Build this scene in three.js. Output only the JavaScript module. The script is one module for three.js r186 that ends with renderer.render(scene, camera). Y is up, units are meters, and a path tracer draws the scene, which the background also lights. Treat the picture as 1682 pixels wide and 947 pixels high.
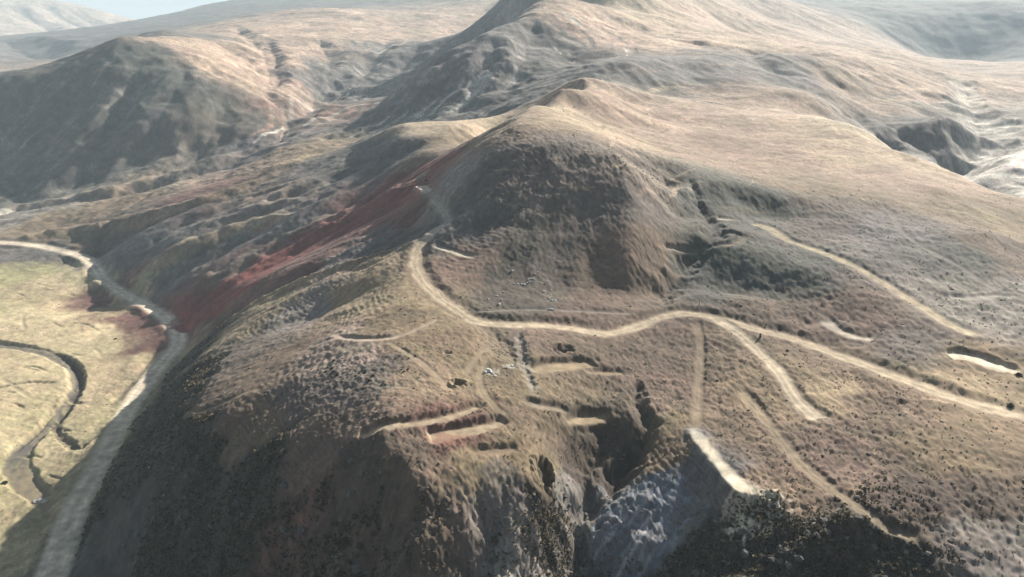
import * as THREE from 'three';
import { createNoise2D } from 'simplex-noise';
import { mergeGeometries, mergeVertices } from 'three/addons/utils/BufferGeometryUtils.js';

// ---------------------------------------------------------------- camera, sky, sun, exposure
const CAMY = 115, PITCH = 18 * Math.PI / 180, F = 1143, CX = 841, CY = 473.5;
const scene = new THREE.Scene();
const camera = new THREE.PerspectiveCamera(2 * Math.atan(CY / F) * 180 / Math.PI, 1682 / 947, 1, 12000);
camera.position.set(0, CAMY, 0);
camera.rotation.set(-PITCH, 0, 0);
camera.updateMatrixWorld();

const SUN_EL = 21 * Math.PI / 180, SUN_AZ = 28 * Math.PI / 180;   // azimuth to the right of the view direction
const sunDir = new THREE.Vector3(Math.cos(SUN_EL) * Math.sin(SUN_AZ), Math.sin(SUN_EL), -Math.cos(SUN_EL) * Math.cos(SUN_AZ));
const sun = new THREE.DirectionalLight(new THREE.Color().setRGB(1, 0.93, 0.82), 5);
sun.position.copy(sunDir).multiplyScalar(1500);
sun.target.position.set(0, 0, -400);
sun.castShadow = true;
sun.shadow.mapSize.set(4096, 4096);
Object.assign(sun.shadow.camera, { left: -900, right: 900, top: 900, bottom: -900, near: 1, far: 4000 });
sun.shadow.radius = 1.5;
scene.add(sun, sun.target);

{ // hazy clear sky: pale horizon, blue overhead, brighter round the sun
  const W = 512, H = 256, d = new Float32Array(W * H * 4);
  for (let j = 0; j < H; j++) for (let i = 0; i < W; i++) {
    const el = ((j + 0.5) / H - 0.5) * Math.PI, az = ((i + 0.5) / W - 0.5) * 2 * Math.PI;
    const v = new THREE.Vector3(Math.cos(el) * Math.cos(az), Math.sin(el), Math.cos(el) * Math.sin(az));
    const s = Math.max(0, v.dot(sunDir)), e = Math.max(0, v.y);
    const h = Math.exp(-e * 7.5);
    const g = 0.10 * Math.pow(s, 5) + 0.5 * Math.pow(s, 40);
    const k = (j * W + i) * 4;
    d[k] = 0.03 + 0.5 * h + g * 0.95; d[k + 1] = 0.045 + 0.51 * h + g * 0.86; d[k + 2] = 0.07 + 0.49 * h + g * 0.7; d[k + 3] = 1;
    if (v.y < 0) { const m = Math.min(1, -v.y * 6); for (let c = 0; c < 3; c++) d[k + c] = d[k + c] * (1 - m) + [0.1, 0.09, 0.075][c] * m; }
  }
  const sky = new THREE.DataTexture(d, W, H, THREE.RGBAFormat, THREE.FloatType);
  sky.mapping = THREE.EquirectangularReflectionMapping; sky.magFilter = THREE.LinearFilter; sky.needsUpdate = true;
  scene.background = sky; scene.environment = sky;
  scene.backgroundIntensity = 1; scene.environmentIntensity = 1;
}
scene.fog = new THREE.FogExp2(new THREE.Color().setRGB(0.7, 0.87, 1.0), 0.0002);

const renderer = new THREE.WebGLRenderer({ antialias: true });
renderer.setSize(1024, 577);
renderer.toneMapping = THREE.LinearToneMapping;
renderer.toneMappingExposure = 2.75;
renderer.shadowMap.enabled = true;

// ---------------------------------------------------------------- helpers
let seed = 20240611;
const rnd = () => { seed = (seed + 0x6D2B79F5) | 0; let t = Math.imul(seed ^ (seed >>> 15), 1 | seed); t = (t + Math.imul(t ^ (t >>> 7), 61 | t)) ^ t; return ((t ^ (t >>> 14)) >>> 0) / 4294967296; };
const N = [0, 1, 2, 3].map(() => createNoise2D(rnd));
const clamp = (x, a = 0, b = 1) => x < a ? a : x > b ? b : x;
const ss = (a, b, x) => { const t = clamp((x - a) / (b - a)); return t * t * (3 - 2 * t); };
const lerp = (a, b, t) => a + (b - a) * t;
const fbm = (n, x, y, o) => { let s = 0, a = 0.5, f = 1; for (let i = 0; i < o; i++) { s += a * n(x * f + i * 17.3, y * f - i * 9.1); a *= 0.5; f *= 2.03; } return s; };
const sP = Math.sin(PITCH), cP = Math.cos(PITCH);
// a bearing in the survey photograph -> direction; the surveyed distance then gives the place on the ground
const rayY = v => -sP - (v - CY) / F * cP, rayZ = v => cP - (v - CY) / F * sP;
const place = (u, v, D) => [(u - CX) / F * D, CAMY + D * rayY(v), D * rayZ(v)];          // x, height, northing (-z)
const placeH = (u, D, y) => { const b = ((CAMY - y) / D - sP) / cP; return [(u - CX) / F * D, y, D * (cP - b * sP)]; };

// ---------------------------------------------------------------- survey points of the land: column of [v, distance]
const cols = {
  '-250': [[947, 166], [800, 200], [600, 280], [440, 410], [350, 520], [250, 640], [140, 790]],
  0: [[947, 166], [800, 201], [700, 234], [600, 281], [500, 349], [440, 404], [395, 447], [350, 520], [325, 575], [250, 635], [190, 680], [130, 725]],
  60: [[880, 182], [760, 215], [640, 260], [520, 333], [455, 388], [402, 443], [360, 500], [318, 570], [215, 655], [112, 735]],
  100: [[947, 162], [900, 173], [830, 191], [740, 221], [650, 258], [560, 308], [480, 368], [420, 424], [370, 480], [320, 555], [200, 655], [95, 745]],
  150: [[890, 168], [820, 187], [760, 208], [690, 238], [600, 282], [520, 335], [470, 376], [428, 416], [340, 510], [300, 570], [180, 670], [78, 755]],
  200: [[947, 155], [850, 166], [780, 180], [720, 207], [680, 240], [600, 284], [530, 328], [480, 364], [440, 385], [400, 415], [350, 470], [308, 555], [240, 615], [150, 685], [62, 765]],
  250: [[900, 152], [800, 166], [720, 187], [650, 221], [605, 279], [560, 303], [500, 346], [450, 362], [390, 398], [340, 455], [300, 560], [200, 640], [120, 705], [76, 750], [58, 900], [48, 1050]],
  310: [[947, 146], [850, 150], [760, 157], [690, 167], [640, 191], [590, 221], [562, 262], [545, 298], [520, 318], [470, 342], [400, 378], [350, 420], [310, 495], [280, 575], [180, 655], [135, 695], [100, 728], [80, 850], [55, 1080]],
  380: [[900, 136], [800, 142], [700, 157], [620, 186], [555, 222], [505, 266], [480, 310], [430, 348], [380, 380], [330, 425], [290, 500], [255, 605], [180, 675], [145, 712], [122, 745], [95, 880], [65, 1100], [45, 1350]],
  450: [[947, 128], [850, 131], [760, 138], [680, 153], [600, 180], [530, 222], [478, 258], [455, 285], [428, 342], [380, 365], [330, 400], [285, 455], [250, 540], [222, 620], [180, 690], [140, 770], [110, 870], [85, 990], [60, 1180], [20, 1700]],
  530: [[900, 117], [800, 127], [700, 139], [620, 158], [550, 190], [490, 225], [448, 246], [420, 280], [385, 345], [330, 380], [290, 420], [250, 490], [215, 610], [150, 860], [100, 980], [50, 1300], [15, 1700]],
  600: [[947, 112], [850, 116], [760, 122], [710, 129], [640, 146], [560, 171], [490, 203], [440, 227], [418, 244], [392, 285], [332, 358], [290, 395], [255, 440], [225, 500], [190, 690], [140, 880], [90, 1050], [40, 1450]],
  660: [[900, 107], [800, 115], [720, 126], [640, 144], [560, 168], [500, 193], [450, 214], [410, 233], [395, 241], [360, 285], [300, 335], [262, 385], [225, 425], [202, 455]],
  700: [[947, 105.8], [850, 110.8], [770, 118], [690, 131], [600, 154], [520, 184], [455, 210], [385, 238], [350, 268], [310, 305], [283, 322], [250, 385], [215, 430], [200, 460]],
  760: [[947, 106.8], [850, 111.7], [775, 118], [690, 131], [600, 155], [540, 175], [500, 194], [440, 214], [390, 231], [345, 245], [300, 264], [260, 293], [235, 332], [207, 430], [198, 455]],
  830: [[947, 106.6], [900, 109.8], [800, 117], [740, 124], [650, 141], [580, 163], [532, 182], [512, 189], [470, 203], [400, 222], [340, 239], [290, 254], [240, 271], [212, 291]],
  890: [[947, 108.8], [860, 113.9], [795, 118.5], [720, 129], [640, 145], [580, 164], [534, 182], [513, 189], [470, 203], [400, 220], [340, 236], [280, 252], [230, 270], [205, 294], [182, 335]],
  955: [[947, 112], [880, 116.5], [830, 121.5], [770, 128], [700, 136], [650, 146], [600, 160], [540, 180], [514, 189], [470, 203], [400, 218], [330, 236], [270, 253], [230, 271], [200, 322], [170, 380], [145, 425]],
  1030: [[947, 109], [900, 112], [830, 118.7], [760, 128.3], [700, 137.8], [640, 151], [590, 165], [537, 181], [515, 188], [470, 201], [430, 208], [370, 221], [310, 238], [258, 254], [236, 290], [200, 370], [168, 450]],
  1100: [[947, 106.5], [860, 114], [800, 120], [740, 128], [650, 148], [580, 168], [512, 188], [470, 203], [420, 217], [350, 241], [300, 266], [250, 314], [200, 405], [158, 520]],
  1180: [[947, 101.5], [900, 105.5], [820, 112.5], [750, 123.5], [660, 145], [590, 163], [518, 184], [485, 197], [420, 213.5], [390, 224], [355, 243], [300, 266], [270, 305], [240, 350], [190, 430]],
  1260: [[947, 99.3], [870, 106], [800, 114], [730, 127], [650, 146], [590, 161], [540, 177], [490, 193], [430, 210], [385, 228], [355, 246], [310, 265], [285, 305], [240, 360], [190, 435], [150, 530], [118, 630]],
  1340: [[900, 101], [830, 109], [760, 121], [680, 138], [620, 152], [566, 168], [510, 183], [450, 200], [410, 218], [350, 248], [290, 302], [230, 370], [190, 440], [157, 535]],
  1420: [[947, 98], [870, 103], [800, 113], [720, 128], [650, 143], [593, 157], [530, 174], [475, 190], [430, 206], [370, 236], [310, 283], [250, 350], [212, 415]],
  1500: [[900, 101], [860, 105], [780, 116], [700, 130], [622, 148], [560, 164], [495, 184], [440, 203], [380, 232], [310, 288], [255, 362], [200, 560]],
  1570: [[947, 97], [860, 105], [760, 119], [690, 132], [640, 143], [580, 158], [528, 172], [450, 200], [380, 232], [320, 283], [290, 325], [245, 500], [200, 600]],
  1610: [[230, 530], [270, 450], [170, 700]],
  1640: [[900, 101], [800, 113], [700, 130], [660, 139], [600, 153], [540, 169], [460, 197], [390, 226], [345, 275], [305, 405], [260, 490], [200, 610]],
  1700: [[947, 96], [850, 106], [750, 120], [685, 134], [620, 148], [550, 166], [480, 190], [420, 222], [385, 250], [355, 350], [300, 420], [240, 510], [180, 650]],
  1950: [[947, 97], [800, 113], [685, 132], [560, 160], [450, 200], [380, 240], [320, 300], [240, 420], [160, 620]],
};
const valleyRoad = { 290: [[545, 303], [530, 314]], 275: [[570, 291]], 240: [[618, 271], [500, 347]] };
const farCols = { // the hills beyond the first plateau, and the skyline of the main ridge
  640: [[192, 600], [168, 632]], 680: [[192, 585], [132, 645]], 720: [[192, 565], [100, 655]], 760: [[190, 550], [77, 675]], 800: [[185, 545], [120, 620], [52, 705]], 850: [[160, 560], [90, 650], [25, 765]], 890: [[138, 580], [70, 690], [2, 840], [-40, 1100]], 950: [[108, 640], [60, 730], [8, 880], [-40, 1100]], 1000: [[68, 720], [14, 920], [-40, 1200]],
  840: [[197, 310]], 870: [[174, 348]], 900: [[154, 392]], 951: [[128, 465]], 999: [[102, 575]],
  1030: [[140, 512], [95, 612], [78, 690], [50, 800], [15, 1000], [-40, 1400]], 1060: [[60, 760], [22, 950]],
  1100: [[147, 545], [95, 635], [68, 760], [42, 900], [10, 1150], [-40, 1700]],
  1180: [[148, 550], [97, 635], [70, 780], [40, 1050], [5, 1600], [-40, 2200]],
  1260: [[95, 760], [65, 1200], [30, 1800], [0, 2300]],
  1340: [[138, 615], [92, 700], [62, 1300], [30, 1900]],
  1420: [[203, 560], [165, 620], [150, 645], [125, 690], [95, 770], [72, 1150], [42, 2000]],
  1500: [[248, 515], [200, 548], [175, 620], [140, 700], [112, 830], [85, 1950], [30, 2150]],
  1570: [[270, 500], [235, 520], [190, 545], [150, 700], [128, 850], [100, 1950], [45, 2100], [12, 2250]],
  1640: [[160, 780], [130, 1100], [103, 1800], [50, 2050], [8, 2200]],
  1700: [[150, 850], [115, 1200], [95, 1800], [5, 2200]],
  1950: [[80, 1400]],
};
const hidden = [ // u, distance, height: land behind the crests and beyond the frame
  [0, 900, 75], [150, 950, 100], [60, 1300, 95], [-200, 1300, 100],
  [0, 3000, 215], [0, 3700, 360], [0, 4300, 520], [110, 4200, 462], [60, 3600, 300], [175, 4150, 385], [235, 4100, 298], [-250, 4300, 620], [190, 3000, 190], [40, 1600, 128],
  [330, 1300, 165], [260, 1600, 180], [350, 2900, 345], [300, 2900, 300], [420, 3000, 362], [520, 3000, 390], [300, 5000, 280], [240, 5400, 280],
  [640, 820, 72], [720, 850, 92], [780, 900, 110], [850, 1000, 125], [900, 1150, 150], [700, 1000, 105], [780, 1300, 150], [700, 1300, 155], [900, 1500, 190], [680, 1900, 250], [820, 2200, 330], [890, 450, 82], [850, 400, 74], [940, 560, 103], [820, 430, 66], [990, 640, 117],
  [700, 520, 66], [760, 540, 68], [620, 520, 58],
  [1420, 480, 62], [1500, 430, 52], [1600, 380, 44], [1500, 1350, 98], [1600, 1400, 100], [1600, 2700, 360], [1800, 2700, 380],
  [1000, 3200, 460], [1400, 3600, 500], [600, 2900, 380], [-250, 7000, 420], [250, 7500, 300], [700, 7000, 560], [1200, 7000, 600], [1900, 7000, 620],
  [100, 60, -10], [300, 75, -8], [500, 65, 5], [700, 70, 28], [900, 70, 30], [1100, 70, 33], [1400, 70, 38], [1700, 70, 40], [2100, 70, 41], [-300, 80, -10], [-800, 110, -8], [-800, 300, 2], [-800, 700, 60], [-700, 1600, 150], [2400, 120, 48], [2400, 300, 60], [2400, 900, 130],
  [430, 600, 44], [350, 560, 30], [1000, 136, 44.6], [965, 131, 42.6],
];
const pts = [];
for (const t of [cols, valleyRoad, farCols]) for (const u in t) for (const [v, D] of t[u]) pts.push(place(+u, v, D));
for (const h of hidden) pts.push(placeH(...h));
// smooth surface through the points, in bearing and log distance so that near and far are equally detailed
const polar = (x, n) => [Math.atan2(x, n), Math.log(Math.hypot(x, n))];
const ctr = pts.map(([x, y, n]) => [...polar(x, n), y]);
const CC = 0.03 * 0.03, phi = (a, b) => Math.sqrt((a[0] - b[0]) ** 2 + (a[1] - b[1]) ** 2 + CC);
const K = ctr.length, M = K + 3;
const solve = () => {
  const A = Array.from({ length: M }, () => new Float64Array(M + 1));
  for (let i = 0; i < K; i++) { for (let j = 0; j < K; j++) A[i][j] = phi(ctr[i], ctr[j]); A[i][i] -= 0.0018; A[i][K] = A[K][i] = 1; A[i][K + 1] = A[K + 1][i] = ctr[i][0]; A[i][K + 2] = A[K + 2][i] = ctr[i][1]; A[i][M] = ctr[i][2]; }
  for (let c = 0; c < M; c++) {
    let p = c; for (let r = c + 1; r < M; r++) if (Math.abs(A[r][c]) > Math.abs(A[p][c])) p = r;
    [A[c], A[p]] = [A[p], A[c]];
    for (let r = c + 1; r < M; r++) { const f = A[r][c] / A[c][c]; if (f) for (let k = c; k <= M; k++) A[r][k] -= f * A[c][k]; }
  }
  const w = new Float64Array(M);
  for (let i = M - 1; i >= 0; i--) { let s = A[i][M]; for (let k = i + 1; k < M; k++) s -= A[i][k] * w[k]; w[i] = s / A[i][i]; }
  return w;
};
const wts = solve();
const T0 = -0.93, T1 = 0.93, L0 = Math.log(52), L1 = Math.log(8200), GW = 260, GH = 420;
const coarse = new Float64Array((GW + 1) * (GH + 1));
for (let j = 0; j <= GH; j++) for (let i = 0; i <= GW; i++) {
  const t = T0 + (T1 - T0) * i / GW, l = L0 + (L1 - L0) * j / GH;
  let s = wts[K] + wts[K + 1] * t + wts[K + 2] * l;
  for (let k = 0; k < K; k++) { const c = ctr[k], a = t - c[0], b = l - c[1]; s += wts[k] * Math.sqrt(a * a + b * b + CC); }
  coarse[j * (GW + 1) + i] = s;
}
const cr = (p0, p1, p2, p3, t) => p1 + 0.5 * t * (p2 - p0 + t * (2 * p0 - 5 * p1 + 4 * p2 - p3 + t * (3 * (p1 - p2) + p3 - p0)));
function grid(arr, w, h, gx, gy, st = 1, of = 0) {
  const x = clamp(gx, 0, w - 1e-6), y = clamp(gy, 0, h - 1e-6), i = Math.floor(x), j = Math.floor(y), fx = x - i, fy = y - j;
  const g = (a, b) => arr[(clamp(b, 0, h) * (w + 1) + clamp(a, 0, w)) * st + of];
  const row = b => cr(g(i - 1, b), g(i, b), g(i + 1, b), g(i + 2, b), fx);
  return cr(row(j - 1), row(j), row(j + 1), row(j + 2), fy);
}
const base = (x, n) => { const [t, l] = polar(x, n); return grid(coarse, GW, GH, (t - T0) / (T1 - T0) * GW, (l - L0) / (L1 - L0) * GH); };
// the place on the ground that a bearing meets
function ground(u, v) {
  const dx = (u - CX) / F, dy = rayY(v), dn = rayZ(v);
  let D = 60, last = 60;
  for (let i = 0; i < 900; i++) { const y = CAMY + D * dy; if (y < base(dx * D, dn * D)) break; last = D; D *= 1.006; if (D > 4000) break; }
  for (let i = 0; i < 14; i++) { const m = (last + D) / 2; if (CAMY + m * dy < base(dx * m, dn * m)) D = m; else last = m; }
  return [dx * D, dn * D, D];
}
// ---------------------------------------------------------------- the land sheet: positions
const COLS = 1040, ROWS = 1300, CW = COLS + 1;
const AT0 = -0.82, AT1 = 0.82, R0 = 58, R1 = 8000, LR = Math.log(R1 / R0);
const VN = CW * (ROWS + 1);
const PX = new Float32Array(VN), PN = new Float32Array(VN), PY = new Float32Array(VN), PR = new Float32Array(VN);
for (let j = 0; j <= ROWS; j++) {
  const r = R0 * Math.exp(LR * j / ROWS);
  for (let i = 0; i <= COLS; i++) {
    const a = AT0 + (AT1 - AT0) * i / COLS, k = j * CW + i;
    PX[k] = Math.sin(a) * r; PN[k] = Math.cos(a) * r; PR[k] = r; PY[k] = base(PX[k], PN[k]);
  }
}
const fi = x => (x - AT0) / (AT1 - AT0) * COLS, fj = r => Math.log(r / R0) / LR * ROWS;
function hAt(x, n) {   // height of the sheet as it stands
  const gx = clamp(fi(Math.atan2(x, n)), 0, COLS - 0.001), gy = clamp(fj(Math.hypot(x, n)), 0, ROWS - 0.001), i = Math.floor(gx), j = Math.floor(gy), a = gx - i, b = gy - j, k = j * CW + i;
  return lerp(lerp(PY[k], PY[k + 1], a), lerp(PY[k + CW], PY[k + CW + 1], a), b);
}
const GX = new Float32Array(VN), GN = new Float32Array(VN), SL = new Float32Array(VN);
function slopes() {
  for (let j = 0; j <= ROWS; j++) for (let i = 0; i <= COLS; i++) {
    const k = j * CW + i, i0 = Math.max(0, i - 1), i1 = Math.min(COLS, i + 1), j0 = Math.max(0, j - 1), j1 = Math.min(ROWS, j + 1), r = PR[k], a = AT0 + (AT1 - AT0) * i / COLS;
    const ga = (PY[j * CW + i1] - PY[j * CW + i0]) / ((i1 - i0) * (AT1 - AT0) / COLS * r), gr = (PY[j1 * CW + i] - PY[j0 * CW + i]) / (PR[j1 * CW + i] - PR[j0 * CW + i]);
    GX[k] = ga * Math.cos(a) + gr * Math.sin(a); GN[k] = -ga * Math.sin(a) + gr * Math.cos(a); SL[k] = Math.hypot(GX[k], GN[k]);
  }
}
slopes();
// ---------------------------------------------------------------- ground cover: soil colour (linear, some light and shade mixed in) and stoniness at surveyed spots
const PF = [.36, .26, .195], TF = [.265, .19, .14], SF = [.35, .265, .185], TDIM = [.15, .11, .068], T = [.185, .136, .09], S = [.26, .2, .125], MD = [.39, .325, .2], GR = [.27, .245, .13], P = [.25, .165, .125], RD = [.16, .043, .038], B = [.115, .08, .06], KG = [.115, .104, .098], DK = [.036, .03, .024], CL = [.12, .15, .18], WH = [.44, .41, .36], RB = [.125, .062, .05], PK = [.2, .175, .152], GN2 = [.08, .08, .068];  // the dim tan paints the foreground's darkening into the soil colour
const mx = (a, b, t = .5) => a.map((v, i) => lerp(v, b[i], t));
const soil = [
  [0, 40, [.38, .3, .24], 0], [150, 40, [.38, .3, .24], 0], [230, 55, KG, 0], [350, 25, KG, 0], [450, 50, PF, 0], [600, 40, PF, .2], [750, 60, KG, .3], [700, 120, KG, .5], [850, 60, KG, .3], [980, 40, PF, 0], [1100, 40, SF, 0], [1250, 60, PF, 0], [1400, 60, PF, 0], [1550, 50, KG, 0], [1650, 130, TF, .1],  // far tones are brightened copies, distant glare put into the colour
  [60, 180, GN2, .4], [150, 120, GN2, .4], [250, 130, GN2, .3], [200, 110, GN2, .3], [310, 130, GN2, .3], [360, 115, PF, .1], [420, 85, PF, 0], [300, 75, PF, 0], [450, 130, PF, .3], [480, 180, mx(P, RB), .5], [550, 120, KG, .6], [620, 160, KG, .5], [720, 150, KG, .5], [900, 140, KG, .3], [960, 150, TF, .2], [1100, 120, KG, .1], [1200, 160, TF, .1], [1300, 120, KG, .1], [1400, 150, TF, .1], [1500, 140, TF, .1], [1600, 180, PK, .2], [1660, 260, [.5, .47, .42], .2], [1560, 220, KG, .3], [1650, 200, PK, .1], [1680, 320, [.5, .47, .42], .2],  // left hill soils are darkened, its shade put into the colour
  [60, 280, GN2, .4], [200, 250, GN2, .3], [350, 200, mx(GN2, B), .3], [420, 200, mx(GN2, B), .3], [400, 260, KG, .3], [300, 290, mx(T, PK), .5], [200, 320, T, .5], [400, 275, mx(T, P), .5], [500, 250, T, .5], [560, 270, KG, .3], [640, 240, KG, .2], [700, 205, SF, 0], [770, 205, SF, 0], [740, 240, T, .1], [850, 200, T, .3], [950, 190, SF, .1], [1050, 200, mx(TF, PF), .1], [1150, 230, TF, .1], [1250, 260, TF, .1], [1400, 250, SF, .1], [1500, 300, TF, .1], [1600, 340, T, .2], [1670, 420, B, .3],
  [900, 260, mx(B, KG), .5], [850, 300, mx(B, KG), .5], [1000, 320, mx(B, KG), .3], [1050, 270, mx(KG, T), .6], [900, 400, mx(B, GN2), .15], [850, 470, mx(B, GN2), .1], [1000, 450, B, .1], [1060, 420, mx(B, T), .1], [1180, 320, GN2, .2], [1250, 330, GN2, .2], [1300, 300, T, .2], [1350, 360, mx(B, KG), .45], [1450, 380, KG, .5], [1550, 420, mx(KG, GN2), .45], [1600, 485, PK, .5], [1150, 440, GN2, .2], [1280, 450, GN2, .3],
  [430, 320, mx(T, KG), .4], [330, 320, RB, .3], [250, 360, mx(RB, KG), .2], [220, 400, KG, .2], [380, 360, KG, .4], [450, 375, KG, .4], [300, 430, KG, .2], [390, 440, mx(RB, KG), .2], [350, 485, RD, .2], [450, 430, RD, .2], [550, 372, RD, .2], [640, 308, RD, .2], [600, 350, RD, .3], [660, 330, mx(RD, P, .4), .3], [720, 320, PK, .3], [680, 350, mx(B, RB), .2], [620, 388, KG, .3], [740, 370, KG, .2], [400, 480, mx(RB, B), .2], [500, 425, RB, .2],
  [100, 360, T, .3], [50, 350, PK, .3], [120, 390, mx(B, T), .2], [60, 420, KG, .4], [30, 450, GR, .1], [100, 470, MD, .1], [60, 520, MD, .15], [170, 492, RB, .4], [230, 530, RB, .3], [255, 555, RB, .3], [150, 560, MD, .15], [225, 590, mx(MD, T, .4), .2], [60, 620, MD, .1], [190, 640, mx(MD, T, .3), .2], [100, 650, MD, .1], [30, 700, MD, .1], [90, 760, MD, .15], [30, 850, mx(MD, GR, .2), .1], [8, 780, GR, .1], [10, 500, mx(MD, GR, .4), .1],
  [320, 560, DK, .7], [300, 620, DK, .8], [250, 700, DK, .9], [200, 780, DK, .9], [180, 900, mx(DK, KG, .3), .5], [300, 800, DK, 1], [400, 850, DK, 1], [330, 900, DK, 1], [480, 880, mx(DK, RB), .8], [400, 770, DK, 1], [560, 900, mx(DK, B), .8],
  [420, 560, mx(TDIM, KG), .2], [400, 525, S, .1], [500, 510, PK, .25], [450, 600, mx(TDIM, B), .15], [550, 570, mx(PK, P), .4], [500, 640, mx(KG, B), .3], [600, 620, mx(KG, B), .4], [620, 470, S, .1], [680, 480, S, .1], [640, 430, S, .1], [580, 470, S, .1], [650, 525, TDIM, .15], [740, 440, mx(B, P), .1], [720, 560, TDIM, .15], [700, 620, mx(TDIM, P), .15], [780, 600, TDIM, .2], [420, 690, mx(TDIM, B), .3], [520, 720, B, .3], [600, 760, mx(B, DK), .4], [680, 740, B, .3], [740, 712, RB, .3], [790, 755, mx(TDIM, S, .3), .15], [870, 745, TDIM, .15], [900, 690, mx(TDIM, B), .2], [850, 620, TDIM, .2], [950, 560, B, .2], [1000, 600, B, .3], [950, 630, mx(TDIM, B), .3], [980, 695, mx(DK, B, .4), .4], [1000, 730, mx(DK, B, .3), .4], [965, 760, mx(DK, B, .3), .4], [940, 720, mx(DK, B), .4], [1020, 700, mx(DK, B), .4], [1080, 740, mx(TDIM, B), .3], [1100, 700, TDIM, .3],
  [700, 850, mx(DK, B, .4), .6], [600, 880, mx(DK, B, .4), .7], [820, 830, mx(KG, P, .3), .6], [850, 900, KG, .6], [900, 850, DK, .8], [950, 800, KG, .5], [1050, 830, mx(CL, KG), .5], [1090, 800, mx(CL, KG, .3), .45], [1120, 790, mx(CL, KG), .1], [1060, 870, mx(CL, KG), .2], [1150, 780, KG, .4], [1020, 900, mx(KG, CL), .6], [1080, 580, B, .3], [1200, 590, mx(TDIM, B), .5], [1100, 650, B, .4], [1250, 620, TDIM, .3], [1200, 700, mx(B, TDIM), .4], [1300, 625, TDIM, .3], [1350, 640, S, .3], [1400, 600, mx(TDIM, B), .4], [1500, 560, mx(KG, B), .5], [1400, 520, B, .4], [1300, 500, B, .5], [1450, 660, mx(B, TDIM), .5], [1600, 600, TDIM, .4], [1600, 640, S, .2], [1650, 700, TDIM, .2], [1400, 740, B, .5], [1550, 750, TDIM, .3], [1300, 800, mx(TDIM, B), .5], [1250, 870, DK, .9], [1400, 885, DK, .8], [1350, 925, DK, .9], [1500, 830, mx(DK, B), .6], [1600, 820, mx(DK, B), .55], [1640, 905, mx(KG, PK), .4], [1150, 900, DK, .9], [1100, 940, DK, .9], [1480, 920, DK, .8],
].map(([u, v, c, r]) => { const [x, n] = ground(u, v); return [...polar(x, n), ...c, r]; });
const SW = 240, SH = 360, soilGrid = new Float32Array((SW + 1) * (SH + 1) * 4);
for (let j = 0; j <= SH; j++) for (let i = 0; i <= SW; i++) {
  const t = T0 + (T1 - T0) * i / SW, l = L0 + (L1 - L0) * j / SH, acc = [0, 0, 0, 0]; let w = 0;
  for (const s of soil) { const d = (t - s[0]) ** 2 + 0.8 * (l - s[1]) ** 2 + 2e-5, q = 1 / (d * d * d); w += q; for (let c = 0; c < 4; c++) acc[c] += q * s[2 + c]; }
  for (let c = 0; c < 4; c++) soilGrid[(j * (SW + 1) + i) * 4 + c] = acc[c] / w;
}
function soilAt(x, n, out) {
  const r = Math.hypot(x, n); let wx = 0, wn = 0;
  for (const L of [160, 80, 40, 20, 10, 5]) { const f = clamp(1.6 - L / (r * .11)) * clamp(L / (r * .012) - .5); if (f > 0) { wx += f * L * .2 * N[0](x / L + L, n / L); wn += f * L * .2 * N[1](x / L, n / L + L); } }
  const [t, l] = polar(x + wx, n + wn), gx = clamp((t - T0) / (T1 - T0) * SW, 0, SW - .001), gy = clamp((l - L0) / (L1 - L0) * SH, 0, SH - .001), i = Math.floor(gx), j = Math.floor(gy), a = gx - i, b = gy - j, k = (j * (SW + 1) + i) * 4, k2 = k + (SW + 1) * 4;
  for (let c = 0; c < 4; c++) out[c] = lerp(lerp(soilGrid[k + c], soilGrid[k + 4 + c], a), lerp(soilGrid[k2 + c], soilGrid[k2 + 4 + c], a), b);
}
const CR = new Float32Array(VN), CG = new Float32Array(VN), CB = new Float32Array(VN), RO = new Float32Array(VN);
{ const o = [0, 0, 0, 0]; for (let k = 0; k < VN; k++) { soilAt(PX[k], PN[k], o); CR[k] = o[0]; CG[k] = o[1]; CB[k] = o[2]; RO[k] = o[3]; } }

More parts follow.
